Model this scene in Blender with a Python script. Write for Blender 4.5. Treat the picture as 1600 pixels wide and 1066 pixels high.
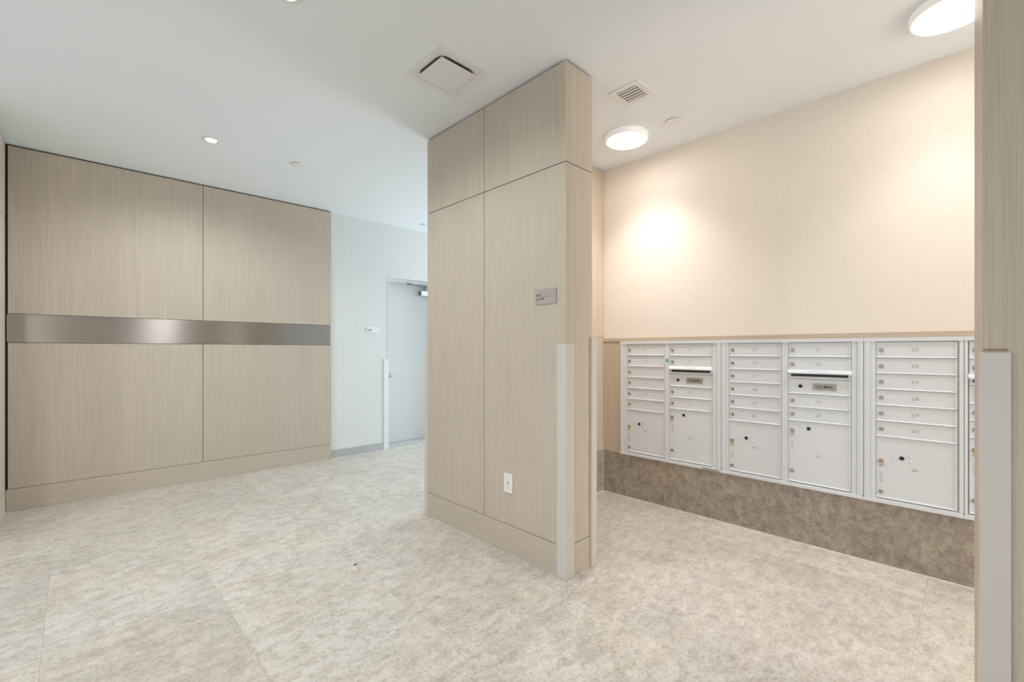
import bpy, bmesh, math
from mathutils import Vector, Matrix

for o in list(bpy.data.objects):
    bpy.data.objects.remove(o)
SC = bpy.context.scene
COL = SC.collection
PI = math.pi
H = 2.75                      # ceiling height

# ------------------------------------------------------------------ camera
THETA = math.radians(45.687)  # view direction, counter-clockwise from +X
cd = bpy.data.cameras.new('camera')
cam = bpy.data.objects.new('camera', cd)
COL.objects.link(cam)
cam.location = (0, 0, 1.21)
cam.rotation_euler = (PI / 2, 0, THETA - PI / 2)
cd.sensor_width = 36.0
cd.lens = 36.0 * 700.0 / 1600.0
cd.shift_y = 14.0 / 1600.0
cd.clip_start = 0.02
SC.camera = cam

# ------------------------------------------------------------------ light and exposure
SC.view_settings.view_transform = 'Standard'
SC.view_settings.look = 'None'
SC.view_settings.gamma = 1.0
SC.view_settings.use_curve_mapping = False
SC.view_settings.exposure = 0.0

w = bpy.data.worlds.new('world')
SC.world = w
w.use_nodes = True
bg = w.node_tree.nodes['Background']
bg.inputs[0].default_value = (0.80, 0.90, 1.0, 1)
bg.inputs[1].default_value = 1.0


def area_light(name, loc, rot, sx, sy, power, color):
    l = bpy.data.lights.new(name, 'AREA')
    l.shape = 'RECTANGLE'
    l.size, l.size_y, l.energy, l.color = sx, sy, power, color
    o = bpy.data.objects.new(name, l)
    o.location, o.rotation_euler = loc, rot
    COL.objects.link(o)
    return o


# daylight: lobby side and corridor end windows; front and mail end are added fill
P_WEST, C_WEST = 6.0, (1, 1, 1)
P_SOUTH, C_SOUTH = 50.0, (1.0, 0.93, 0.8)
P_CORR, C_CORR = 142.0, (0.84, 0.94, 1.0)
P_DOWN, C_DOWN = 47.0, (0.95, 0.985, 1.0)
P_MEND, C_MEND = 58.0, (1.0, 0.945, 0.88)
P_MAIL, C_MAIL = 3.3, (1.0, 0.975, 0.95)
area_light('side_daylight', (-2.72, 0.55, 1.40), (0, -PI / 2, 0), 2.3, 4.6, P_WEST, C_WEST)
area_light('front_fill', (-1.85, -2.72, 1.40), (PI / 2, 0, 0), 1.4, 2.3, P_SOUTH, C_SOUTH)  # added fill, placed to brighten the left wall
area_light('corridor_daylight', (6.62, 3.85, 1.45), (0, PI / 2, 0), 2.2, 1.6, P_CORR, C_CORR)
area_light('mail_end_fill', (2.68, -2.72, 1.40), (PI / 2, 0, 0), 1.1, 2.4, P_MEND, C_MEND)  # added fill for the oak wall end and the mail room walls

LAMP_GLOW = 17.0           # what the round diffusers themselves give off

# ------------------------------------------------------------------ materials
MATS = {}


def new_mat(name):
    m = bpy.data.materials.new(name)
    m.use_nodes = True
    return m, m.node_tree, m.node_tree.nodes['Principled BSDF']


def plain(name, col, rough=0.5, metal=0.0, spec=0.5):
    m, nt, b = new_mat(name)
    b.inputs['Base Color'].default_value = (*col, 1)
    b.inputs['Roughness'].default_value = rough
    b.inputs['Metallic'].default_value = metal
    b.inputs['Specular IOR Level'].default_value = spec
    # a trace of unevenness
    n = nt.nodes.new('ShaderNodeTexNoise')
    n.inputs['Scale'].default_value = 35
    n.inputs['Detail'].default_value = 3
    bp = nt.nodes.new('ShaderNodeBump')
    bp.inputs['Strength'].default_value = 0.02
    bp.inputs['Distance'].default_value = 0.002
    nt.links.new(n.outputs['Fac'], bp.inputs['Height'])
    nt.links.new(bp.outputs['Normal'], b.inputs['Normal'])
    return m


def ramp(nt, stops):
    r = nt.nodes.new('ShaderNodeValToRGB')
    e = r.color_ramp.elements
    e[0].position, e[0].color = stops[0][0], (*stops[0][1], 1)
    e[1].position, e[1].color = stops[-1][0], (*stops[-1][1], 1)
    for p, c in stops[1:-1]:
        k = e.new(p)
        k.color = (*c, 1)
    return r


def mixc(nt, mode, fac, a, b):
    m = nt.nodes.new('ShaderNodeMix')
    m.data_type = 'RGBA'
    m.blend_type = mode
    for idx, v in ((0, fac), (6, a), (7, b)):
        if isinstance(v, (int, float)):
            m.inputs[idx].default_value = v
        elif isinstance(v, tuple):
            m.inputs[idx].default_value = (*v, 1)
        else:
            nt.links.new(v, m.inputs[idx])
    return m.outputs[2]


def coords(nt, scale=(1, 1, 1), jitter=0.0):
    tc = nt.nodes.new('ShaderNodeTexCoord')
    mp = nt.nodes.new('ShaderNodeMapping')
    mp.inputs['Scale'].default_value = scale
    src = tc.outputs['Object']
    if jitter:
        oi = nt.nodes.new('ShaderNodeObjectInfo')
        wn = nt.nodes.new('ShaderNodeTexWhiteNoise')
        wn.noise_dimensions = '1D'
        nt.links.new(oi.outputs['Random'], wn.inputs['W'])
        sc = nt.nodes.new('ShaderNodeVectorMath')
        sc.operation = 'SCALE'
        sc.inputs['Scale'].default_value = jitter
        nt.links.new(wn.outputs['Color'], sc.inputs[0])
        ad = nt.nodes.new('ShaderNodeVectorMath')
        ad.operation = 'ADD'
        nt.links.new(src, ad.inputs[0])
        nt.links.new(sc.outputs[0], ad.inputs[1])
        src = ad.outputs[0]
    nt.links.new(src, mp.inputs['Vector'])
    return mp.outputs['Vector']


def noise(nt, vec, scale, detail=4, rough=0.55, dist=0.0):
    n = nt.nodes.new('ShaderNodeTexNoise')
    n.inputs['Scale'].default_value = scale
    n.inputs['Detail'].default_value = detail
    n.inputs['Roughness'].default_value = rough
    n.inputs['Distortion'].default_value = dist
    nt.links.new(vec, n.inputs['Vector'])
    return n.outputs['Fac']


def wood(name, base, horizontal=False):
    m, nt, b = new_mat(name)
    sc = (2.5, 2.5, 330) if horizontal else (330, 330, 2.5)
    sc2 = (0.9, 0.9, 90) if horizontal else (90, 90, 0.9)
    sc3 = (0.5, 0.5, 9) if horizontal else (9, 9, 0.5)
    fine = noise(nt, coords(nt, sc, 3.0), 1.0, 3, 0.65)
    broad = noise(nt, coords(nt, sc2, 3.0), 1.0, 4, 0.6)
    wide = noise(nt, coords(nt, sc3, 3.0), 1.0, 3, 0.5)
    d = tuple(c * k for c, k in zip(base, (0.84, 0.83, 0.81)))
    l = tuple(min(1, c * k) for c, k in zip(base, (1.10, 1.10, 1.11)))
    r1 = ramp(nt, [(0.30, d), (0.5, base), (0.72, l)])
    nt.links.new(fine, r1.inputs[0])
    r2 = ramp(nt, [(0.30, (0.968, 0.966, 0.962)), (0.70, (1.028, 1.028, 1.028))])
    nt.links.new(broad, r2.inputs[0])
    r3 = ramp(nt, [(0.30, (0.985, 0.983, 0.98)), (0.70, (1.012, 1.012, 1.012))])
    nt.links.new(wide, r3.inputs[0])
    c = mixc(nt, 'MULTIPLY', 1.0, r1.outputs[0], r2.outputs[0])
    nt.links.new(mixc(nt, 'MULTIPLY', 1.0, c, r3.outputs[0]), b.inputs['Base Color'])
    b.inputs['Roughness'].default_value = 0.5
    b.inputs['Specular IOR Level'].default_value = 0.3
    bp = nt.nodes.new('ShaderNodeBump')
    bp.inputs['Strength'].default_value = 0.10
    bp.inputs['Distance'].default_value = 0.001
    nt.links.new(fine, bp.inputs['Height'])
    nt.links.new(bp.outputs['Normal'], b.inputs['Normal'])
    return m


def stone(name, dark, mid, light, fleck, rough, jitter=9.0, tone=0.08, k=1.0):
    m, nt, b = new_mat(name)
    v = coords(nt, (1.0, 0.85, 1.0), jitter)
    vs = coords(nt, (0.72, 1.2, 0.95), jitter)           # drawn-out sediment
    cloud = noise(nt, v, 3.2 * k, 9, 0.66, 0.25)
    med = noise(nt, vs, 14 * k, 9, 0.72, 0.35)
    fin = noise(nt, v, 60 * k, 7, 0.76, 0.2)
    r1 = ramp(nt, [(0.36, dark), (0.50, mid), (0.63, light)])
    nt.links.new(med, r1.inputs[0])
    r2 = ramp(nt, [(0.36, (0.90, 0.895, 0.885)), (0.52, (1.0, 1.0, 1.0)), (0.66, (1.05, 1.05, 1.05))])
    nt.links.new(cloud, r2.inputs[0])
    c = mixc(nt, 'MULTIPLY', 1.0, r1.outputs[0], r2.outputs[0])
    r3 = ramp(nt, [(0.36, (0.70, 0.69, 0.67)), (0.46, (0.97, 0.97, 0.97)), (0.60, (1.06, 1.06, 1.06))])
    nt.links.new(fin, r3.inputs[0])
    c = mixc(nt, 'MULTIPLY', 1.0, c, r3.outputs[0])
    # grey-brown grains gathered in drifts
    gz = noise(nt, vs, 36 * k, 4, 0.7, 0.8)
    r10 = ramp(nt, [(0.36, (0.72, 0.70, 0.67)), (0.44, (1, 1, 1))])
    nt.links.new(gz, r10.inputs[0])
    r11 = ramp(nt, [(0.46, (0, 0, 0)), (0.58, (1, 1, 1))])
    nt.links.new(noise(nt, v, 5 * k, 5, 0.65, 0.4), r11.inputs[0])
    c = mixc(nt, 'MULTIPLY', r11.outputs[0], c, r10.outputs[0])
    # warm and grey patches
    hue = noise(nt, vs, 1.7 * k, 4, 0.6, 0.5)
    r5 = ramp(nt, [(0.36, (1.01, 0.995, 0.965)), (0.5, (1.0, 1.0, 1.0)), (0.64, (0.99, 0.995, 1.005))])
    nt.links.new(hue, r5.inputs[0])
    c = mixc(nt, 'MULTIPLY', 1.0, c, r5.outputs[0])
    # short pale veins, broken up by the fine noise
    sb = nt.nodes.new('ShaderNodeMath')
    sb.operation = 'SUBTRACT'
    sb.inputs[1].default_value = 0.5
    ab = nt.nodes.new('ShaderNodeMath')
    ab.operation = 'ABSOLUTE'
    nt.links.new(noise(nt, vs, 10 * k, 6, 0.72, 1.0), sb.inputs[0])
    nt.links.new(sb.outputs[0], ab.inputs[0])
    r4 = ramp(nt, [(0.0, (1, 1, 1)), (0.030, (0, 0, 0))])
    nt.links.new(ab.outputs[0], r4.inputs[0])
    r7 = ramp(nt, [(0.48, (0, 0, 0)), (0.60, (fleck[3],) * 3)])
    nt.links.new(noise(nt, v, 22 * k, 5, 0.7), r7.inputs[0])
    c = mixc(nt, 'MIX', mixc(nt, 'MULTIPLY', 1.0, r4.outputs[0], r7.outputs[0]), c, fleck[:3])
    # scattered pale fossils
    vo = nt.nodes.new('ShaderNodeTexVoronoi')
    vo.inputs['Scale'].default_value = 26 * k
    nt.links.new(vs, vo.inputs['Vector'])
    r8 = ramp(nt, [(0.10, (fleck[3] * 0.8,) * 3), (0.22, (0, 0, 0))])
    nt.links.new(vo.outputs['Distance'], r8.inputs[0])
    r9 = ramp(nt, [(0.55, (0, 0, 0)), (0.62, (1, 1, 1))])
    nt.links.new(noise(nt, v, 7 * k, 3, 0.6), r9.inputs[0])
    c = mixc(nt, 'MIX', mixc(nt, 'MULTIPLY', 1.0, r8.outputs[0], r9.outputs[0]), c, fleck[:3])
    if tone:
        oi = nt.nodes.new('ShaderNodeObjectInfo')
        r6 = ramp(nt, [(0.0, (1 - tone, 1 - tone, 1 - tone * 1.1)), (1.0, (1 + tone * 0.6, 1 + tone * 0.6, 1 + tone * 0.5))])
        nt.links.new(oi.outputs['Random'], r6.inputs[0])
        c = mixc(nt, 'MULTIPLY', 1.0, c, r6.outputs[0])
    nt.links.new(c, b.inputs['Base Color'])
    b.inputs['Roughness'].default_value = rough
    b.inputs['Specular IOR Level'].default_value = 0.45
    bp = nt.nodes.new('ShaderNodeBump')
    bp.inputs['Strength'].default_value = 0.05
    bp.inputs['Distance'].default_value = 0.002
    nt.links.new(fin, bp.inputs['Height'])
    nt.links.new(bp.outputs['Normal'], b.inputs['Normal'])
    return m


def linen(name, base):
    m, nt, b = new_mat(name)
    h = noise(nt, coords(nt, (14, 14, 230)), 1.0, 3, 0.6)
    v = noise(nt, coords(nt, (230, 230, 14)), 1.0, 3, 0.6)
    mx = nt.nodes.new('ShaderNodeMath')
    mx.operation = 'ADD'
    nt.links.new(h, mx.inputs[0])
    nt.links.new(v, mx.inputs[1])
    r = ramp(nt, [(0.30, tuple(c * 0.955 for c in base)), (0.68, tuple(min(1, c * 1.03) for c in base))])
    hf = nt.nodes.new('ShaderNodeMath')
    hf.operation = 'MULTIPLY'
    hf.inputs[1].default_value = 0.5
    nt.links.new(mx.outputs[0], hf.inputs[0])
    nt.links.new(hf.outputs[0], r.inputs[0])
    nt.links.new(r.outputs[0], b.inputs['Base Color'])
    b.inputs['Roughness'].default_value = 0.75
    b.inputs['Specular IOR Level'].default_value = 0.25
    bp = nt.nodes.new('ShaderNodeBump')
    bp.inputs['Strength'].default_value = 0.10
    bp.inputs['Distance'].default_value = 0.001
    nt.links.new(hf.outputs[0], bp.inputs['Height'])
    nt.links.new(bp.outputs['Normal'], b.inputs['Normal'])
    return m


def emit(name, col, strength):
    m, nt, b = new_mat(name)
    b.inputs['Base Color'].default_value = (*col, 1)
    b.inputs['Emission Color'].default_value = (*col, 1)
    b.inputs['Emission Strength'].default_value = strength
    return m


def brushed(name, col, tangent):
    m, nt, b = new_mat(name)
    b.inputs['Metallic'].default_value = 1.0
    n = noise(nt, coords(nt, (1.2, 1.2, 420)), 1.0, 2, 0.5)
    r = ramp(nt, [(0.3, tuple(c * 0.93 for c in col)), (0.7, tuple(c * 1.05 for c in col))])
    nt.links.new(n, r.inputs[0])
    nt.links.new(r.outputs[0], b.inputs['Base Color'])
    b.inputs['Roughness'].default_value = 0.33
    b.inputs['Anisotropic'].default_value = 0.95
    c = nt.nodes.new('ShaderNodeCombineXYZ')
    for i in range(3):
        c.inputs[i].default_value = tangent[i]
    nt.links.new(c.outputs[0], b.inputs['Tangent'])
    return m


WOOD = (0.530, 0.460, 0.378)
M_wood = wood('oak_veneer_vertical', WOOD)
M_woodh = wood('oak_veneer_horizontal', WOOD, True)
M_woodlit = wood('oak_veneer_lit', (0.600, 0.500, 0.395))  # oak with the mail room's brighter, warmer light put into its colour
M_woodlith = wood('oak_veneer_lit_horizontal', (0.600, 0.500, 0.395), True)  # same light painted in, grain running sideways
M_reveal = plain('dark_reveal', (0.055, 0.045, 0.035), 0.7)
M_floor = stone('limestone_floor', (0.49, 0.444, 0.394), (0.608, 0.562, 0.508), (0.69, 0.646, 0.594),
                (0.76, 0.725, 0.675, 0.6), 0.36, k=1.3)
M_base = stone('brown_limestone', (0.28, 0.228, 0.184), (0.375, 0.316, 0.262), (0.46, 0.40, 0.342),
               (0.50, 0.44, 0.37, 0.55), 0.42, k=1.2, tone=0.04)
M_grout = plain('pale_grout', (0.54, 0.50, 0.45), 0.8)
M_ceiling = plain('ceiling_white', (0.84, 0.88, 0.91), 0.8, spec=0.2)
M_white = linen('white_wall_linen', (0.70, 0.715, 0.71))
M_paper = linen('cream_linen_wallcovering', (0.885, 0.81, 0.73))
M_plain = plain('painted_wall', (0.72, 0.71, 0.69), 0.7)
M_greybase = plain('grey_base', (0.44, 0.45, 0.455), 0.45)
M_door = plain('door_paint', (0.64, 0.665, 0.67), 0.40)
M_frame = plain('door_frame_paint', (0.74, 0.76, 0.76), 0.4)
M_saddle = plain('saddle_stone', (0.52, 0.52, 0.52), 0.4)
M_steel = brushed('brushed_bronze_steel', (0.46, 0.415, 0.38), (0, 0, 1))
M_satin = plain('satin_aluminium', (0.66, 0.70, 0.72), 0.28, 1.0)
M_closerdark = plain('closer_dark', (0.18, 0.22, 0.23), 0.4)
M_nickel = plain('nickel_lock', (0.40, 0.37, 0.34), 0.35, 0.85)
M_brass = plain('brass_lock', (0.44, 0.33, 0.20), 0.35, 0.85)
M_key = plain('brass_key', (0.62, 0.49, 0.33), 0.4, 0.6)
M_guard = plain('corner_guard_vinyl', (0.60, 0.56, 0.52), 0.38)
M_guardw = plain('corner_guard_white', (0.74, 0.765, 0.765), 0.4)
M_box = plain('white_powder_coat', (0.74, 0.77, 0.805), 0.42)
M_boxdark = plain('mailbox_shadow_gap', (0.30, 0.29, 0.28), 0.6)
M_black = plain('black', (0.012, 0.012, 0.012), 0.35)
M_engrave = plain('engraved_grey', (0.47, 0.46, 0.45), 0.6)
M_label = plain('silver_label', (0.42, 0.395, 0.365), 0.40, 0.3)
M_ink = plain('ink', (0.09, 0.08, 0.075), 0.6)
M_faint = plain('faint_print', (0.45, 0.44, 0.43), 0.6)
M_tape = plain('clear_sticker', (0.76, 0.75, 0.735), 0.25)
M_green = plain('green_sticker', (0.16, 0.55, 0.28), 0.5)
M_sign = plain('sign_plate', (0.40, 0.355, 0.335), 0.35)
M_signw = plain('white_sign_plate', (0.80, 0.82, 0.82), 0.4)
M_signink = plain('sign_ink', (0.17, 0.145, 0.135), 0.5)
M_plastic = plain('outlet_plastic', (0.80, 0.77, 0.72), 0.35)
M_slot = plain('outlet_slot', (0.10, 0.10, 0.10), 0.5)
M_opal = emit('opal_rim', (0.80, 0.79, 0.77), 0.30)
M_vent = plain('vent_white', (0.80, 0.80, 0.79), 0.5)
M_cavity = plain('vent_cavity', (0.16, 0.155, 0.15), 0.7)
M_lamp = emit('lamp_diffuser', (1.0, 0.94, 0.88), LAMP_GLOW)
M_down = emit('downlight_lens', (1.0, 0.95, 0.88), 12.0)
M_glassframe = plain('dark_window_frame', (0.10, 0.10, 0.10), 0.4, 0.6)

# ------------------------------------------------------------------ mesh helpers


def BM():
    return bmesh.new()


def box(bm, x0, x1, y0, y1, z0, z1):
    x0, x1 = sorted((x0, x1))
    y0, y1 = sorted((y0, y1))
    z0, z1 = sorted((z0, z1))
    v = [bm.verts.new(p) for p in ((x0, y0, z0), (x1, y0, z0), (x1, y1, z0), (x0, y1, z0),
                                   (x0, y0, z1), (x1, y0, z1), (x1, y1, z1), (x0, y1, z1))]
    for f in ((0, 3, 2, 1), (4, 5, 6, 7), (0, 1, 5, 4), (1, 2, 6, 5), (2, 3, 7, 6), (3, 0, 4, 7)):
        bm.faces.new([v[i] for i in f])


def prism(bm, poly, axis, a0, a1):
    """extrude a 2-D polygon along an axis ('x': poly is (y,z); 'y': (x,z); 'z': (x,y))"""
    def P(p, a):
        return {'x': (a, p[0], p[1]), 'y': (p[0], a, p[1]), 'z': (p[0], p[1], a)}[axis]
    A = [bm.verts.new(P(p, a0)) for p in poly]
    B = [bm.verts.new(P(p, a1)) for p in poly]
    n = len(poly)
    fs = [bm.faces.new(A), bm.faces.new(B)]
    for i in range(n):
        fs.append(bm.faces.new((A[i], A[(i + 1) % n], B[(i + 1) % n], B[i])))
    bmesh.ops.recalc_face_normals(bm, faces=bm.faces)


def disc(bm, prof, cx, cy, cz, axis='y', seg=24):
    """lathe profile [(r, t)] about an axis through (cx,cy,cz); closed at both ends"""
    rings = []
    for r, t in prof:
        ring = []
        for i in range(seg):
            a = 2 * PI * i / seg
            u, v = r * math.cos(a), r * math.sin(a)
            ring.append(bm.verts.new((cx + u, cy + t, cz + v) if axis == 'y' else (cx + u, cy + v, cz + t)))
        rings.append(ring)
    for a, b in zip(rings, rings[1:]):
        for i in range(seg):
            bm.faces.new((a[i], a[(i + 1) % seg], b[(i + 1) % seg], b[i]))
    bm.faces.new(rings[0])
    bm.faces.new(rings[-1])
    bmesh.ops.recalc_face_normals(bm, faces=bm.faces)


def roundrect(x0, x1, z0, z1, r, seg=4):
    pts = []
    for cx, cz, a0 in ((x1 - r, z0 + r, -90), (x1 - r, z1 - r, 0), (x0 + r, z1 - r, 90), (x0 + r, z0 + r, 180)):
        for i in range(seg + 1):
            a = math.radians(a0 + 90 * i / seg)
            pts.append((cx + r * math.cos(a), cz + r * math.sin(a)))
    return pts


def obj(name, bm, mat, parent=None, bevel=0.0, smooth=False):
    if bevel:
        bmesh.ops.bevel(bm, geom=bm.edges[:], offset=bevel, segments=2, affect='EDGES', profile=0.6, clamp_overlap=True)
    me = bpy.data.meshes.new(name)
    bm.to_mesh(me)
    bm.free()
    me.materials.append(mat)
    if smooth:
        for p in me.polygons:
            p.use_smooth = len(p.vertices) == 4
    o = bpy.data.objects.new(name, me)
    COL.objects.link(o)
    if parent:
        o.parent = parent
    return o


def bx(name, dims, mat, parent=None, bevel=0.0):
    b = BM()
    box(b, *dims)
    return obj(name, b, mat, parent, bevel)


def tag(o, label=None, cat=None, group=None, kind=None):
    for k, v in (('label', label), ('category', cat), ('group', group), ('kind', kind)):
        if v:
            o[k] = v
    return o


def thing(name, loc, rz, label, cat, group=None, kind=None):
    o = bpy.data.objects.new(name, None)
    o.empty_display_size = 0.1
    COL.objects.link(o)
    o.location = loc
    o.rotation_euler = (0, 0, rz)
    return tag(o, label, cat, group, kind)


def place(o, loc, rz):
    o.location = loc
    o.rotation_euler = (0, 0, rz)
    return o


_text_cache = {}


def text(name, s, size, mat, parent, x, y, z, align='CENTER', wide=1.0, bold=0.0):
    """flat lettering on a face that looks towards -y in the parent's frame"""
    key = (s, size, align, bold)
    if key not in _text_cache:
        cu = bpy.data.curves.new('lettering', 'FONT')
        cu.body = s
        cu.size = size
        cu.align_x = align
        cu.align_y = 'CENTER'
        cu.resolution_u = 3
        cu.offset = bold
        cu.extrude = 0.0003
        tmp = bpy.data.objects.new('tmp', cu)
        COL.objects.link(tmp)
        dg = bpy.context.evaluated_depsgraph_get()
        me = bpy.data.meshes.new_from_object(tmp.evaluated_get(dg))
        bpy.data.objects.remove(tmp)
        bpy.data.curves.remove(cu)
        _text_cache[key] = me
    me = _text_cache[key].copy()
    me.name = name
    me.materials.clear()
    me.materials.append(mat)
    o = bpy.data.objects.new(name, me)
    COL.objects.link(o)
    o.parent = parent
    o.location = (x, y, z)
    o.rotation_euler = (PI / 2, 0, 0)
    o.scale = (wide, 1, 1)
    return o


RW = -PI / 2          # frame of a wall looking towards -X: local x = -Y, local y = +X
G = 0.0022            # half width of a panel joint

# ------------------------------------------------------------------ floor: 0.61 x 1.22 m stone tiles, stacked
FX0, FX1, FY0, FY1 = -2.6, 6.5, -2.6, 5.45
floor = tag(bx('floor', (FX0, FX1, FY0, FY1, -0.15, -0.012), M_grout), 'pale grey beige limestone tile floor of the lobby', 'floor', kind='structure')
TX, TY, JX, JY = 0.61, 1.22, 2.955, 0.16
tile_mesh = {}


def tile(x0, x1, y0, y1):
    key = (round(x1 - x0, 3), round(y1 - y0, 3))
    if key not in tile_mesh:
        b = BM()
        hx, hy, c, g = (x1 - x0) / 2, (y1 - y0) / 2, 0.0004, 0.00022
        A = [(-hx + g, -hy + g), (hx - g, -hy + g), (hx - g, hy - g), (-hx + g, hy - g)]
        B = [(-hx + g + c, -hy + g + c), (hx - g - c, -hy + g + c), (hx - g - c, hy - g - c), (-hx + g + c, hy - g - c)]
        r = [[b.verts.new((*p, z)) for p in P] for P, z in ((A, -0.012), (A, -0.0002), (B, 0.0))]
        b.faces.new(r[0][::-1])
        b.faces.new(r[2])
        for q in (0, 1):
            for i in range(4):
                b.faces.new((r[q][i], r[q][(i + 1) % 4], r[q + 1][(i + 1) % 4], r[q + 1][i]))
        o = obj('tile', b, M_floor, floor)
        tile_mesh[key] = o.data
    else:
        o = bpy.data.objects.new('tile', tile_mesh[key])
        COL.objects.link(o)
        o.parent = floor
    o.location = ((x0 + x1) / 2, (y0 + y1) / 2, 0)


xs = [FX0] + [JX + TX * k for k in range(-10, 7) if FX0 + 0.05 < JX + TX * k < FX1 - 0.05] + [FX1]
ys = [FY0] + [JY + TY * k for k in range(-3, 6) if FY0 + 0.05 < JY + TY * k < FY1 - 0.05] + [FY1]
for x0, x1 in zip(xs, xs[1:]):
    for y0, y1 in zip(ys, ys[1:]):
        tile(x0, x1, y0, y1)

# ------------------------------------------------------------------ ceiling
ceil = tag(bx('ceiling', (FX0 - 0.2, FX1 + 0.2, FY0 - 0.2, FY1 + 0.2, H, H + 0.2), M_ceiling), 'flat white painted ceiling over lobby and mail room', 'ceiling', kind='structure')

# ------------------------------------------------------------------ left wall: oak panels, plinth and metal band
LA = (-0.365, 5.013, 0.0)
LR = math.radians(-1.384)
wl = tag(bx('wall_left', (-0.024, 2.396, 0.02, 0.30, 0, H), M_reveal), 'oak panelled left wall crossed by a metal band', 'wall', kind='structure')
place(wl, LA, LR)
XM, XR = 1.219, 2.401
for x0, x1 in ((0.009, XM - G), (XM + G, XR)):
    bx('panel', (x0, x1, 0, 0.02, 1.4835, 2.737), M_wood, wl, 0.0008)
    bx('panel', (x0, x1, 0, 0.02, 0.170, 1.2635), M_wood, wl, 0.0008)
bx('plinth', (0.0, XR, -0.002, 0.02, 0, 0.167), M_woodh, wl, 0.0008)
b = BM()
prism(b, [p for p in roundrect(0.003, 2.392, 1.2665, 1.4800, 0.010)], 'y', -0.004, 0.018)
tag(obj('metal_band', b, M_steel, wl), 'brushed bronze grey metal band')
# edge of the panelled build-up, next to the white wall
bx('end_strip', (2.3965, XR, 0.0205, 0.30, 0, 2.737), M_wood, wl)

# side wall at the left edge of the view (faces +X)
ws = tag(bx('wall_far_left', (-2.6, -0.39, 4.20, 5.30, 0, H), M_plain), 'oak clad return wall at the far left edge', 'wall', kind='structure')
for z0, z1 in ((0.170, 2.183), (2.188, 2.737)):
    bx('panel', (-0.39, -0.37, 4.20, 5.012, z0, z1), M_wood, ws, 0.0008)
bx('plinth', (-0.39, -0.368, 4.20, 5.012, 0, 0.167), M_woodh, ws, 0.0008)

# white corridor wall with the door opening, in the left wall's frame, set back 5 cm
DX0, DX1, DZ = 3.108, 4.06, 2.118
b = BM()
box(b, 2.402, DX0, 0.05, 0.36, 0, H)
box(b, DX1, 7.2, 0.05, 0.36, 0, H)
box(b, DX0, DX1, 0.05, 0.36, DZ, H)
wc = tag(obj('wall_corridor', b, M_white), 'white linen textured corridor wall around a grey door', 'wall', kind='structure')
place(wc, LA, LR)
b = BM()
box(b, 2.4025, DX0, 0.042, 0.05, 0, 0.085)
box(b, DX1, 6.8, 0.042, 0.05, 0, 0.085)
place(tag(obj('baseboard_corridor', b, M_greybase, None, 0.0008), 'grey baseboard along the white corridor wall', 'baseboard', kind='structure'), LA, LR)

# door
dr = thing('door_1', LA, LR, 'pale grey flush door with closer, set deep in white wall', 'door', kind='structure')
b = BM()
for x0, x1, z0, z1 in ((DX0, DX0 + 0.012, 0, DZ), (DX1 - 0.012, DX1, 0, DZ), (DX0 + 0.012, DX1 - 0.012, DZ - 0.012, DZ)):
    box(b, x0, x1, 0.046, 0.36, z0, z1)
for x0, x1, z0, z1 in ((DX0 + 0.012, DX0 + 0.03, 0, DZ - 0.012), (DX1 - 0.03, DX1 - 0.012, 0, DZ - 0.012), (DX0 + 0.03, DX1 - 0.03, DZ - 0.032, DZ - 0.012)):
    box(b, x0, x1, 0.20, 0.30, z0, z1)
obj('door_frame', b, M_frame, dr)
bx('door_leaf', (DX0 + 0.032, DX1 - 0.032, 0.30, 0.345, 0.012, DZ - 0.033), M_door, dr, 0.001)
bx('threshold', (DX0 + 0.03, DX1 - 0.03, 0.07, 0.36, 0, 0.010), M_saddle, dr, 0.002)
b = BM()
disc(b, [(0.027, 0), (0.027, -0.008), (0.012, -0.010), (0.012, -0.045)], 3.262, 0.30, 0.885)
box(b, 3.25, 3.31, 0.245, 0.262, 0.875, 0.895)
obj('door_handle', b, M_satin, dr, smooth=True)
cl = bx('door_closer', (3.70, 3.985, 0.24, 0.30, 1.944, 2.008), M_satin, dr, 0.003)
bx('closer_end', (3.690, 3.6995, 0.243, 0.298, 1.946, 2.006), M_closerdark, cl)
b = BM()
disc(b, [(0.010, 0), (0.010, 0.06)], 3.765, 0.262, 2.008, 'z', 12)
prism(b, [(3.475, 0.192), (3.475, 0.214), (3.79, 0.276), (3.79, 0.254)], 'z', 2.062, 2.070)
box(b, 3.47, 3.52, 0.196, 0.215, 2.062, 2.0855)
obj('closer_arm', b, M_closerdark, cl)

# ------------------------------------------------------------------ oak clad wall end in the middle
CX0, CX1, CY0, CY1 = 1.85, 2.085, 1.490, 2.781
wm = tag(bx('wall_middle', (CX0 + 0.018, CX1 - 0.002, CY0 + 0.018, CY1 - 0.002, 0, H), M_reveal), 'oak panelled wall end between lobby and mail room', 'wall', kind='structure')
YJ = 2.1455
for z0, z1 in ((0.1705, 2.2035), (2.2085, 2.737)):
    bx('panel', (CX0, CX0 + 0.018, YJ + G, CY1, z0, z1), M_wood, wm, 0.0008)
    bx('panel', (CX0, CX0 + 0.018, CY0, YJ - G, z0, z1), M_wood, wm, 0.0008)
    bx('panel', (CX0 + 0.0183, CX1, CY0, CY0 + 0.018, z0, z1), M_wood, wm, 0.0008)
    bx('panel', (CX0 + 0.0183, CX1, CY1 - 0.002, CY1, z0, z1), M_wood, wm)
    bx('panel', (CX1 - 0.002, CX1, CY0 + 0.0182, 2.209, z0, z1), M_wood, wm)
bx('plinth', (CX0 - 0.001, CX0 + 0.018, CY0, CY1, 0, 0.167), M_woodh, wm, 0.0008)
bx('plinth', (CX0 + 0.0183, CX1, CY0 - 0.001, CY0 + 0.018, 0, 0.167), M_woodh, wm, 0.0008)

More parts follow.
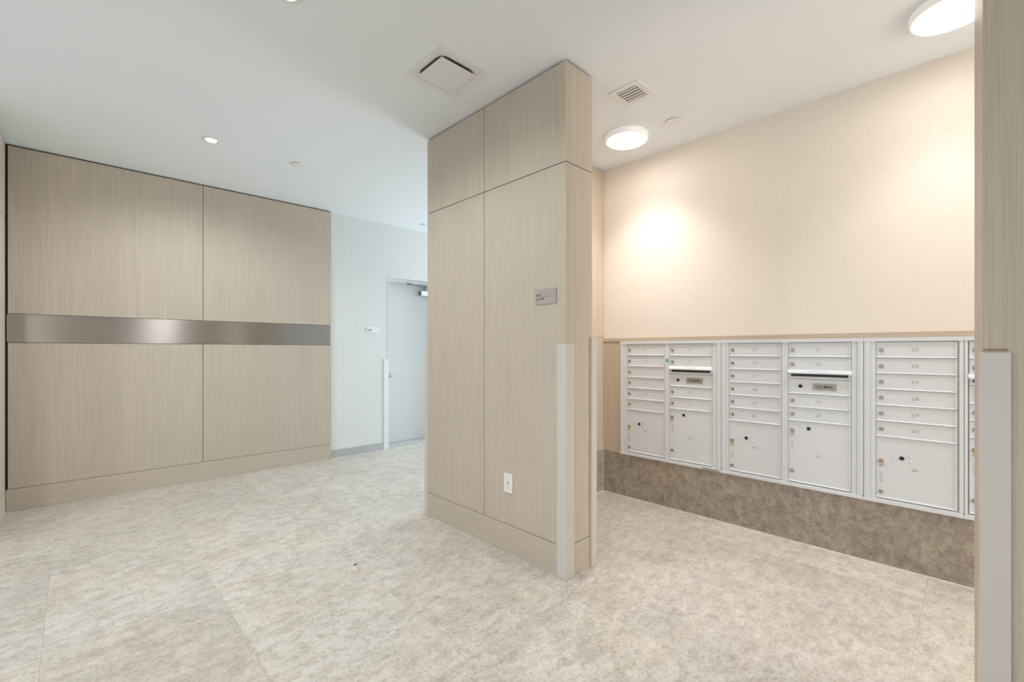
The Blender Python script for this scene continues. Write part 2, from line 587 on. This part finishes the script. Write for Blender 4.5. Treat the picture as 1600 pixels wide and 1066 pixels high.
# block between mail room and corridor; its face towards the mail room carries oak and stone
NY = 2.21
wn = tag(bx('wall_mail_end', (CX1, FX1, NY + 0.012, CY1, 0, H), M_white), 'short end wall of the mail room clad in oak coloured as if brightly lit', 'wall', kind='structure')
for z0, z1 in ((0.350, 1.315), (1.3195, 2.741)):
    bx('panel', (CX1 + 0.002, 3.262, NY, NY + 0.012, z0, z1), M_woodlit, wn, 0.0006)
bx('stone_slab', (CX1 + 0.002, 3.258, NY - 0.002, NY + 0.012, 0.002, 0.348), M_base, wn, 0.0006)

# ------------------------------------------------------------------ mail wall (faces -X)
MX = 3.265
wr = tag(bx('wall_mail', (MX, MX + 0.3, -2.6, NY + 0.012, 0, H), M_paper), 'cream linen covered wall above the mailboxes', 'wall', kind='structure')
bx('panel', (MX - 0.008, MX, 2.040, NY - 0.001, 0.350, 1.277), M_woodlit, wr, 0.0006)
for y0, y1 in ((-2.6, 0.18985), (0.19015, 1.40985), (1.41015, NY - 0.003)):
    bx('stone_slab', (MX - 0.010, MX, y0, y1, 0.002, 0.348), M_base, wr, 0.0006)
b = BM()
box(b, MX - 0.014, MX - 0.010, -2.6, NY - 0.006, 0, 0.004)
box(b, CX1 + 0.002, MX - 0.014, NY - 0.006, NY - 0.002, 0, 0.004)
box(b, MX - 0.0125, MX - 0.010, NY - 0.0045, NY - 0.002, 0.004, 0.348)
obj('sealant_line', b, plain('white_sealant', (0.78, 0.75, 0.70), 0.6), wr)
tag(bx('trim_1', (MX - 0.014, MX, -2.6, NY - 0.001, 1.2795, 1.309), M_woodlith, None, 0.0008), 'slim oak rail, coloured as if brightly lit, running along the top of the mailboxes', 'trim', kind='structure')

# ------------------------------------------------------------------ right-hand wall end, close to the camera
b = BM()
prism(b, [(1.868, -0.0260), (2.088, -0.0100), (2.088, -2.6), (1.868, -2.6)], 'z', 0, H)
wp = tag(obj('wall_right', b, M_reveal), 'oak clad wall end at the right edge, nearest the camera', 'wall', kind='structure')
b = BM()
prism(b, [(1.85, -0.0238), (1.868, -0.0226), (1.868, -2.6), (1.85, -2.6)], 'z', 0, H - 0.013)
obj('panel', b, M_wood, wp)
b = BM()
prism(b, [(1.8682, -0.0226), (2.09, -0.0080), (2.09, -0.0100), (1.8682, -0.0262)], 'z', 0, H - 0.013)
obj('panel', b, M_woodlit, wp)  # face turned to the mail room lamps, their light painted into the oak
bx('panel', (2.088, 2.09, -2.6, -0.0102, 0, H - 0.013), M_wood, wp)
bx('reveal_strip', (1.8475, 1.85, -0.071, -0.0245, 1.2085, 1.2125), plain('brown_reveal', (0.25, 0.17, 0.10), 0.6), wp)

# rooms behind the camera and out of view
b = BM()
box(b, 2.09, 2.13, -2.8, -2.6, 0, H)
box(b, 3.23, 3.565, -2.8, -2.6, 0, H)
box(b, 2.13, 3.23, -2.8, -2.6, 0, 0.15)
box(b, 2.13, 3.23, -2.8, -2.6, 2.62, H)
tag(obj('wall_mail_near', b, M_plain), 'plain end wall of the mail room, out of view', 'wall', kind='structure')
b = BM()
box(b, -1.05, 2.09, -2.8, -2.6, 0, H)
tag(obj('wall_rear', b, M_wood), 'oak clad rear wall of the lobby, behind the camera', 'wall', kind='structure')
b = BM()
box(b, -2.8, -2.6, -2.8, -1.8, 0, H)
box(b, -2.8, -2.6, 2.9, 4.2, 0, H)
box(b, -2.8, -2.6, -1.8, 2.9, 0, 0.2)
box(b, -2.8, -2.6, -1.8, 2.9, 2.6, H)
box(b, -2.6, -1.05, -2.8, -2.6, 0, 0.2)
box(b, -2.6, -1.05, -2.8, -2.6, 2.6, H)
tag(obj('wall_rear_left', b, M_plain), 'plain wall around the side windows, behind the camera', 'wall', kind='structure')
b = BM()
box(b, FX1, FX1 + 0.2, CY1, 3.0, 0, H)
box(b, FX1, FX1 + 0.2, 4.7, 5.2, 0, H)
box(b, FX1, FX1 + 0.2, 3.0, 4.7, 0, 0.3)
box(b, FX1, FX1 + 0.2, 3.0, 4.7, 2.6, H)
tag(obj('wall_corridor_end', b, M_plain), 'plain wall around the window at the corridor end', 'wall', kind='structure')


def window(name, x0, x1, y0, y1, z0, z1, label):
    o = thing(name, ((x0 + x1) / 2, (y0 + y1) / 2, z0), 0, label, 'window', kind='structure')
    b = BM()
    hx, hy, h = (x1 - x0) / 2, (y1 - y0) / 2, z1 - z0
    t = 0.05
    if hx > hy:
        box(b, -hx, hx, -0.03, 0.03, 0, t)
        box(b, -hx, hx, -0.03, 0.03, h - t, h)
        for c in (-hx + t / 2, -hx / 3, hx / 3, hx - t / 2):
            box(b, c - t / 2, c + t / 2, -0.03, 0.03, t, h - t)
    else:
        box(b, -0.03, 0.03, -hy, hy, 0, t)
        box(b, -0.03, 0.03, -hy, hy, h - t, h)
        for c in (-hy + t / 2, -hy / 3, hy / 3, hy - t / 2):
            box(b, -0.03, 0.03, c - t / 2, c + t / 2, t, h - t)
    obj('window_frame', b, M_glassframe, o)


window('window_1', -2.65, -2.62, -1.8, 2.9, 0.2, 2.6, 'tall side window of the lobby, behind the camera')
window('front_fill_frame', -2.6, -1.05, -2.65, -2.62, 0.2, 2.6, 'unseen frame added around the front fill light, behind the camera')  # unseen frame, added to hold the front fill
window('mail_end_fill_frame', 2.13, 3.23, -2.65, -2.62, 0.15, 2.62, 'frame added around the fill light at the near end of the mail room, out of view')  # opening and frame added for the mail end fill
window('window_3', 6.52, 6.55, 3.0, 4.7, 0.3, 2.6, 'window at the end of the corridor, out of view')

# ------------------------------------------------------------------ corner guards
GG = 'vertical corner guards'


def guard(poly, h, label, mat=M_guard, loc=None, rz=0.0):
    ox, oy = poly[0]
    b = BM()
    prism(b, [(p[0] - ox, p[1] - oy) for p in poly], 'z', 0.001, h)
    o = obj('corner_guard', b, mat, None, 0.0008)
    if loc is None:
        o.location = (ox, oy, 0)
    else:
        c, s = math.cos(rz), math.sin(rz)
        o.location = (loc[0] + c * ox - s * oy, loc[1] + s * ox + c * oy, 0)
        o.rotation_euler = (0, 0, rz)
    return tag(o, label, 'corner guard', GG)


guard([(1.840, 1.480), (1.9097, 1.480), (1.9097, 1.4885), (1.8485, 1.4885), (1.8485, 1.5435), (1.840, 1.5435)], 1.244,
      'pale vinyl guard on the front corner of the oak wall end, nearest the middle')
guard([(2.108, 1.474), (2.108, 1.55), (2.0855, 1.55), (2.0855, 1.4885), (2.0615, 1.4885), (2.0615, 1.474)], 1.281,
      'pale vinyl guard on the mail room corner, beside the brown stone base')
guard([(1.853, 2.8255), (1.853, 2.782), (1.93, 2.782), (1.93, 2.8255)], 1.225,
      'thin pale guard on the corridor corner of the oak wall end, opposite the white wall')
guard([(1.842, -0.0180), (1.842, -0.0778), (1.8495, -0.0778), (1.8495, -0.0232), (1.90, -0.0199), (1.90, -0.0148)], 1.2027,
      'wide pale grey guard on the wall end at the right edge, nearest the camera')
guard([(DX0 - 0.055, 0.041), (DX0, 0.041), (DX0, 0.0455), (DX0 - 0.055, 0.0495)], 1.10,
      'slim white guard on the white wall, left of the grey door', M_guardw, LA, LR)

# ------------------------------------------------------------------ mailboxes
FZ0, FZ1 = 0.349, 1.279
ZB = FZ0
ROWS_A = [1.255, 1.1650, 1.0760, 0.9865, 0.8980, 0.8095, 0.7220]
PAR_Z = 0.378
Y_FACE = -0.010


def door_mesh(wd, ht):
    """compartment door: flat face, turned-out lip along the bottom, raised strip on the hinge side"""
    b = BM()
    g = 0.0012
    box(b, g, wd - 0.013, 0, 0.008, 0.0085, ht - g)
    prism(b, [(0.008, g), (-0.0065, g), (-0.0065, 0.0045), (0, 0.0085), (0.008, 0.0085)], 'x', g, wd - g)
    prism(b, [(wd - 0.013, 0), (wd - 0.010, -0.0035), (wd - g, -0.0035), (wd - g, 0.008), (wd - 0.013, 0.008)], 'z', 0.0085, ht - g)
    return b


def lock(parent, x, z, mat=M_nickel, r=0.0115):
    b = BM()
    disc(b, [(r, 0.001), (r, -0.004), (r * 0.82, -0.006)], x, 0, z, 'y', 20)
    o = obj('lock', b, mat, parent, smooth=True)
    return o


_rivet = []


def rivet(parent, x, z):
    if not _rivet:
        b = BM()
        disc(b, [(0.0055, 0.0005), (0.0055, -0.002), (0.003, -0.0035)], 0, 0, 0, 'y', 12)
        o = obj('rivet', b, M_box, parent, smooth=True)
        _rivet.append(o.data)
    else:
        o = bpy.data.objects.new('rivet', _rivet[0])
        COL.objects.link(o)
        o.parent = parent
    o.location = (x, 0, z)


def eye(parent, x, z, dots):
    b = BM()
    disc(b, [(0.0110, 0.001), (0.0110, -0.002), (0.009, -0.003)], x, 0, z, 'y', 20)
    obj('black_lock', b, M_black, parent, smooth=True)
    if dots:
        for dx in (-0.036, 0.036):
            for dz in (-0.016, 0.016):
                rivet(parent, x + dx, z + dz)


def tenant(unit, x, wd, z0, z1, num):
    o = obj('mailbox_door', door_mesh(wd, z1 - z0), M_box, unit)
    o.location = (x, Y_FACE, z0 - ZB)
    h = z1 - z0
    lock(o, 0.0235, h * 0.50)
    text('number', str(num), 0.026, M_engrave, o, wd * 0.5, -0.0006, h * 0.52, wide=1.3)


def parcel(unit, x, wd, z0, z1, num, za, ze, zb):
    o = obj('parcel_door', door_mesh(wd, z1 - z0), M_box, unit)
    o.location = (x, Y_FACE, z0 - ZB)
    lock(o, 0.0215, za - z0, M_brass)
    b = BM()       # key left in the lock, with its tag
    disc(b, [(0.0015, -0.004), (0.0015, -0.012)], 0.0215, 0, za - z0 - 0.003, 'y', 8)
    prism(b, [(0.0135, za - z0 - 0.031), (0.0275, za - z0 - 0.034), (0.0295, za - z0 - 0.010), (0.0225, za - z0 - 0.003), (0.0145, za - z0 - 0.010)], 'y', -0.0125, -0.0108)
    tag(obj('key', b, M_key, o), 'brass coloured key hanging from the lock')
    bx('sticker', (0.0135, 0.0315, -0.0008, 0, za - z0 - 0.125, za - z0 - 0.062), M_tape, o)
    b = BM()
    for k in range(5):
        zz = za - z0 - 0.118 + k * 0.0095
        box(b, 0.0165 + (k % 2) * 0.002, 0.0275 - (k % 3) * 0.0015, -0.0011, -0.0008, zz, zz + 0.0045)
    obj('sticker_print', b, M_faint, o)
    lock(o, 0.0205, zb - z0)
    eye(o, 0.110, ze - z0, True)
    text('number', num, 0.024, M_engrave, o, wd * 0.5, -0.0006, 0.555 - z0, wide=1.25)


def column_a(unit, x, wd, first, pnum):
    for k in range(6):
        tenant(unit, x, wd, ROWS_A[k + 1], ROWS_A[k], first + k)
    parcel(unit, x, wd, PAR_Z, ROWS_A[6], pnum, 0.586, 0.613, 0.413)


def column_b(unit, x, wd, first, pnum):
    tenant(unit, x, wd, 1.1650, 1.255, first)
    tenant(unit, x, wd, 1.0760, 1.1650, first + 1)
    # outgoing mail slot: hood over a dark opening
    sl = bx('mail_slot', (x + 0.001, x + wd - 0.001, Y_FACE, -0.001, 1.0295 - ZB, 1.0755 - ZB), M_box, unit)
    b = BM()
    prism(b, roundrect(x + 0.014, x + wd - 0.014, 1.0445 - ZB, 1.0610 - ZB, 0.004), 'y', Y_FACE - 0.001, Y_FACE + 0.001)
    obj('slot_opening', b, M_black, sl)
    b = BM()
    A, Z = Y_FACE, -ZB
    prof = [(x - 0.003, 0.0), (x + wd + 0.003, 0.0), (x + wd + 0.003, -0.014), (x + wd - 0.006, -0.025), (x + 0.006, -0.025), (x - 0.003, -0.014)]
    top = [b.verts.new((p[0], A + p[1], 1.0880 + p[1] * 0.72 + Z)) for p in prof]
    bot = [b.verts.new((p[0], A + p[1], 1.0640 + p[1] * 0.06 + Z)) for p in prof]
    b.faces.new(top)
    b.faces.new(bot[::-1])
    for i in range(6):
        b.faces.new((top[i], bot[i], bot[(i + 1) % 6], top[(i + 1) % 6]))
    bmesh.ops.recalc_face_normals(b, faces=b.faces)
    obj('slot_hood', b, M_box, sl, 0.0008)
    t = text('slot_lettering', 'OUTGOING MAIL', 0.010, M_faint, sl, x + wd * 0.5, A - 0.0135, 1.0789 + Z, wide=1.2)
    t.rotation_euler = (math.radians(90 - 54.2), 0, 0)
    # collection door
    o = obj('collection_door', door_mesh(wd, 0.0935), M_box, unit)
    o.location = (x, Y_FACE, 0.9345 - ZB)
    eye(o, 0.066, 0.049, False)
    for dz in (0.030, 0.066):
        for dx in (0.026, 0.283):
            rivet(o, dx, dz)
    pl = bx('label_plate', (0.131, 0.252, -0.002, 0, 0.0285, 0.0705), M_label, o, 0.0004)
    text('lettering', 'U.S. MAIL', 0.0235, M_ink, pl, 0.1915, -0.0024, 0.0495, wide=0.95, bold=0.0004)
    tenant(unit, x, wd, 0.8490, 0.9345, first + 2)
    tenant(unit, x, wd, 0.7630, 0.8490, first + 3)
    parcel(unit, x, wd, PAR_Z, 0.7630, pnum, 0.703, 0.722, 0.447)


def mail_unit(yl, yr, ins, columns, label):
    """yl/yr: world Y of the left and right outer edges; ins: inner edges; columns: (y_left, y_right, kind, first, parcel)"""
    u = thing('mailbox_unit', (MX, yl, ZB), RW, label, 'mailboxes', 'white wall mailbox units')
    L = lambda y: yl - y
    w_, h = yl - yr, FZ1 - FZ0
    i0, i1 = L(ins[0]), L(ins[1])
    y0, y1 = -0.020, 0.0
    b = BM()
    zt, zb = 1.2575 - ZB, 0.3745 - ZB
    box(b, 0, w_, y0, y1, zt, h)
    box(b, 0, w_, y0, y1, 0, zb - 0.007)
    box(b, 0.0035, w_ - 0.0035, y0 + 0.005, y1, zb - 0.007, zb)
    # side flanges with a stepped edge
    for e0, e1, s in ((0, i0, 1), (i1, w_, -1)):
        box(b, e0 + (0.0008 if s > 0 else 0), e1 - (0.0008 if s < 0 else 0), y0 + 0.0035, y1, zb, zt)
        mid = (e0 + e1) / 2
        if e1 - e0 > 0.02:
            box(b, mid - 0.006, mid + 0.006, y0 + 0.001, y0 + 0.0035, zb, zt)
    obj('frame', b, M_box, u, 0.0006)
    b = BM()
    box(b, i0, i1, -0.002, 0, zb, zt)
    obj('backing', b, M_boxdark, u)
    # stiles between flange and doors, mullions between door columns
    edges = [i0] + [e for c in columns for e in (L(c[0]), L(c[1]))] + [i1]
    for a, c in zip(edges[0::2], edges[1::2]):
        if c - a > 0.004:
            bx('stile', (a + 0.0012, c - 0.0012, -0.0135, -0.002, zb, zt), M_box, u, 0.0006)
    for c in columns:
        fn = column_a if c[2] == 'a' else column_b
        fn(u, L(c[0]), c[0] - c[1], c[3], c[4])
    return u


u1 = mail_unit(2.038, 1.2262, (2.0096, 1.2581), [(1.9766, 1.6497, 'a', 5, '2P'), (1.6082, 1.2897, 'b', 11, '3P')],
               'white two column mailbox unit farthest from the camera, with a green sticker')
u2 = mail_unit(1.2254, 0.4321, (1.1935, 0.4621), [(1.1730, 0.8514, 'a', 15, '4P'), (0.8120, 0.4894, 'b', 21, '5P')],
               'white two column mailbox unit in the middle, numbers 15 to 24')
u3 = mail_unit(0.4313, 0.0245, (0.4013, 0.0415), [(0.3755, 0.0462, 'a', 25, '6P')],
               'white single column mailbox unit with numbers 25 to 30')
u4 = mail_unit(0.0238, -0.392, (0.0100, -0.352), [(0.0068, -0.3200, 'b', 31, '7P')],
               'white mailbox unit mostly hidden behind the oak wall end on the right')
b = BM()
gx, gz = 2.038 - 1.6273, 1.1263 - ZB
prism(b, [(gx, gz - 0.020), (gx + 0.014, gz - 0.004), (gx + 0.010, gz + 0.014), (gx - 0.004, gz + 0.020), (gx - 0.014, gz + 0.006)], 'y', -0.0145, -0.0135)
tag(obj('sticker', b, M_green, u1), 'small green sticker on the stile')
b = BM()
box(b, 2.038 - 1.352, 2.038 - 1.238, -0.0225, -0.020, 0.0035, 0.0145)
box(b, 2.038 - 1.300, 2.038 - 1.291, -0.0235, -0.0225, 0.0055, 0.0125)
tag(obj('name_plate', b, M_label, u1), 'small silver plate on the bottom rail')

# ------------------------------------------------------------------ signs and outlet
sg = thing('wall_sign', (CX0, 1.7048, 1.462), RW, 'grey MAIL ROOM sign on the oak wall end', 'sign')
bx('sign_panel', (0, 0.1537, -0.006, -0.0005, 0, 0.0835), M_sign, sg, 0.0005)
text('lettering', 'MAIL', 0.0195, M_signink, sg, 0.011, -0.0063, 0.0505, 'LEFT', 0.95, 0.0002)
text('lettering', 'ROOM', 0.0195, M_signink, sg, 0.011, -0.0063, 0.0290, 'LEFT', 0.95, 0.0002)
bx('rule', (0.044, 0.1445, -0.0064, -0.006, 0.0395, 0.0410), M_signink, sg)

c, s = math.cos(LR), math.sin(LR)
lx, ly = 2.838, 0.0495
sg2 = thing('wall_sign', (LA[0] + c * lx - s * ly, LA[1] + s * lx + c * ly, 1.4185), LR, 'small white sign on the white wall, left of the door', 'sign')
bx('sign_panel', (0, 0.152, -0.008, 0, 0, 0.0641), M_signw, sg2, 0.0006)
bx('pictogram', (0.016, 0.058, -0.0084, -0.008, 0.018, 0.033), M_signink, sg2)
bx('pictogram', (0.020, 0.050, -0.0084, -0.008, 0.044, 0.050), M_faint, sg2)
bx('rule', (0.070, 0.128, -0.0084, -0.008, 0.035, 0.0385), M_faint, sg2)

ou = thing('power_outlet', (CX0, 1.9583, 0.3605), RW, 'white duplex power outlet low on the oak wall end', 'outlet')
b = BM()
prism(b, roundrect(0, 0.0715, 0, 0.1145, 0.004), 'y', -0.006, -0.0005)
obj('cover_plate', b, M_plastic, ou, 0.0012)
b = BM()
prism(b, roundrect(0.019, 0.0525, 0.0235, 0.091, 0.003), 'y', -0.0078, -0.006)
fc = obj('socket_face', b, M_plastic, ou, 0.0004)
b = BM()
for z in (0.041, 0.074):
    box(b, 0.0275, 0.0292, -0.0081, -0.0078, z - 0.004, z + 0.005)
    box(b, 0.0425, 0.0442, -0.0081, -0.0078, z - 0.003, z + 0.004)
    disc(b, [(0.0025, -0.0078), (0.0025, -0.0081)], 0.0357, 0, z - 0.010, 'y', 10)
obj('socket_slots', b, M_slot, fc)
b = BM()
box(b, 0.030, 0.0415, -0.0088, -0.0078, 0.0545, 0.0575)
box(b, 0.030, 0.0415, -0.0088, -0.0078, 0.0590, 0.0620)
obj('test_button', b, M_slot, fc)

# ------------------------------------------------------------------ ceiling fittings


def round_lamp(x, y, label, k=1.0):
    o = thing('ceiling_light', (x, y, H), 0, label, 'ceiling light', 'round surface ceiling lights')
    b = BM()
    R_ = 0.150
    prof = [(R_ - 0.004, 0), (R_, -0.006), (R_, -0.034), (R_ - 0.004, -0.040), (R_ - 0.014, -0.040), (R_ - 0.014, -0.036)]
    disc(b, prof, 0, 0, 0, 'z', 64)
    obj('housing', b, M_opal, o, smooth=True)
    b = BM()
    disc(b, [(R_ - 0.0145, -0.0365), (R_ - 0.016, -0.0415), (R_ - 0.03, -0.043)], 0, 0, 0, 'z', 64)
    obj('diffuser', b, M_lamp, o, smooth=True)
    l = bpy.data.lights.new('lamp_light', 'AREA')
    l.shape, l.size, l.energy, l.color, l.spread = 'DISK', 0.26, P_MAIL * k, C_MAIL, math.radians(100)
    lo = bpy.data.objects.new('lamp_light', l)
    COL.objects.link(lo)
    lo.parent = o
    lo.location = (0, 0, -0.046)


round_lamp(2.835, 1.727, 'round glowing ceiling light at the far end of the mail room', 1.9)
round_lamp(2.805, 0.055, 'round glowing ceiling light cut off by the wall end, nearest the camera')
round_lamp(2.80, -1.62, 'round fill light added at the near end of the mail room, out of view')  # unseen lamp, added to even out the mail room light


def downlight(x, y, label, cone=165):
    o = thing('downlight', (x, y, H), 0, label, 'downlight', 'small recessed downlights')
    b = BM()
    seg = 32
    prof = [(0.056, 0.0), (0.054, -0.003), (0.040, -0.004), (0.036, 0.0), (0.036, -0.0005)]
    disc(b, prof, 0, 0, 0, 'z', seg)
    obj('trim_ring', b, M_vent, o, smooth=True)
    b = BM()
    disc(b, [(0.034, -0.001), (0.033, -0.0035)], 0, 0, 0, 'z', seg)
    obj('lens', b, M_down, o, smooth=True)
    l = bpy.data.lights.new('downlight_beam', 'SPOT')
    l.energy, l.color, l.spot_size, l.spot_blend, l.shadow_soft_size = P_DOWN, C_DOWN, math.radians(cone), 0.55, 0.04
    lo = bpy.data.objects.new('downlight_beam', l)
    COL.objects.link(lo)
    lo.parent = o
    lo.location = (0, 0, -0.02)


downlight(0.1, 0.75, 'unseen fill downlight added above the camera', 110)  # unseen fill, added to brighten the lobby floor
downlight(0.717, 3.893, 'small lit downlight in the lobby ceiling near the oak panels')
downlight(0.661, 2.062, 'lit downlight at the top edge of the picture')
downlight(-1.2, 3.2, 'fill downlight added by the left wall, out of view')  # unseen fill, added for the left end of the wall and floor
downlight(-1.2, 1.2, 'downlight in the ceiling left of the camera')


def cover(x, y, r, label):
    b = BM()
    disc(b, [(r * 0.9, 0.0), (r * 0.9, -0.004), (r, -0.004), (r, -0.0075), (r - 0.002, -0.009)], 0, 0, 0, 'z', 32)
    o = obj('sprinkler_cover', b, M_vent, None, smooth=True)
    o.location = (x, y, H)
    tag(o, label, 'sprinkler', 'round concealed sprinkler covers')


cover(1.322, 3.900, 0.045, 'white round sprinkler cover in lobby ceiling, beyond the downlight')
cover(2.880, 1.398, 0.050, 'white round sprinkler cover in mail room ceiling, beside the round light')
cover(3.07, 4.70, 0.040, 'white round sprinkler cover in the corridor ceiling')

# square plaque diffuser
df = thing('air_diffuser', (1.478, 2.034, H), 0, 'square white air diffuser with plaque panel in lobby ceiling', 'air vent')
b = BM()
hs = 0.171


def ring_faces(bm, rows, seg=4):
    prev = None
    for r, z, rad in rows:
        pts = roundrect(-r, r, -r, r, rad, seg)
        ring = [bm.verts.new((p[0], p[1], z)) for p in pts]
        if prev:
            n = len(ring)
            for i in range(n):
                bm.faces.new((prev[i], prev[(i + 1) % n], ring[(i + 1) % n], ring[i]))
        prev = ring
    return prev


ring_faces(b, [(hs, 0.0, 0.001), (hs, -0.005, 0.001), (hs - 0.002, -0.006, 0.001), (hs - 0.030, -0.006, 0.003), (hs - 0.033, -0.004, 0.004), (hs - 0.041, -0.0035, 0.030), (hs - 0.052, -0.0025, 0.052)])
bmesh.ops.recalc_face_normals(b, faces=b.faces)
obj('flange', b, M_vent, df, smooth=False)
bx('neck', (-0.128, 0.128, -0.128, 0.128, -0.0004, -0.0001), M_cavity, df)
b = BM()
prism(b, roundrect(-0.112, 0.112, -0.112, 0.112, 0.003), 'z', -0.018, -0.0135)
obj('plaque', b, M_vent, df, 0.0006)
b = BM()
for sx in (-0.07, 0.07):
    disc(b, [(0.004, -0.0135), (0.004, -0.0004)], sx, 0, 0, 'z', 8)
obj('hanger', b, M_cavity, df)

# small louvred grille
gr = thing('air_grille', (2.391, 1.422, H), 0, 'small white louvred air grille in mail room ceiling', 'air vent')
b = BM()
a, i_ = 0.101, 0.069
for d in ((-a, a, -a, -i_), (-a, a, i_, a), (-a, -i_, -i_, i_), (i_, a, -i_, i_)):
    box(b, d[0], d[1], d[2], d[3], -0.007, -0.0001)
obj('frame', b, M_vent, gr)
bx('duct', (-i_, i_, -i_, i_, -0.0006, -0.0001), plain('duct_grey', (0.66, 0.655, 0.65), 0.6), gr)
for k in range(5):
    x = -0.052 + k * 0.027
    b = BM()
    prism(b, [(x - 0.0095, -0.0065), (x - 0.0085, -0.0065), (x + 0.0095, -0.0012), (x + 0.0085, -0.0012)], 'y', -i_ + 0.0005, i_ - 0.0005)
    obj('louvre', b, M_vent, gr)

# a speck of dirt on the tiles
b = BM()
prism(b, [(-0.010, -0.003), (0.004, -0.005), (0.011, 0.001), (0.006, 0.005), (-0.007, 0.004)], 'z', 0.0, 0.0035)
o = obj('wood_chip', b, plain('dry_brown', (0.12, 0.095, 0.07), 0.8), None, 0.0006)
o.location = (1.132, 2.422, 0.0002)
tag(o, 'tiny dark brown chip on the lobby tiles beside the oak wall end', 'chip')
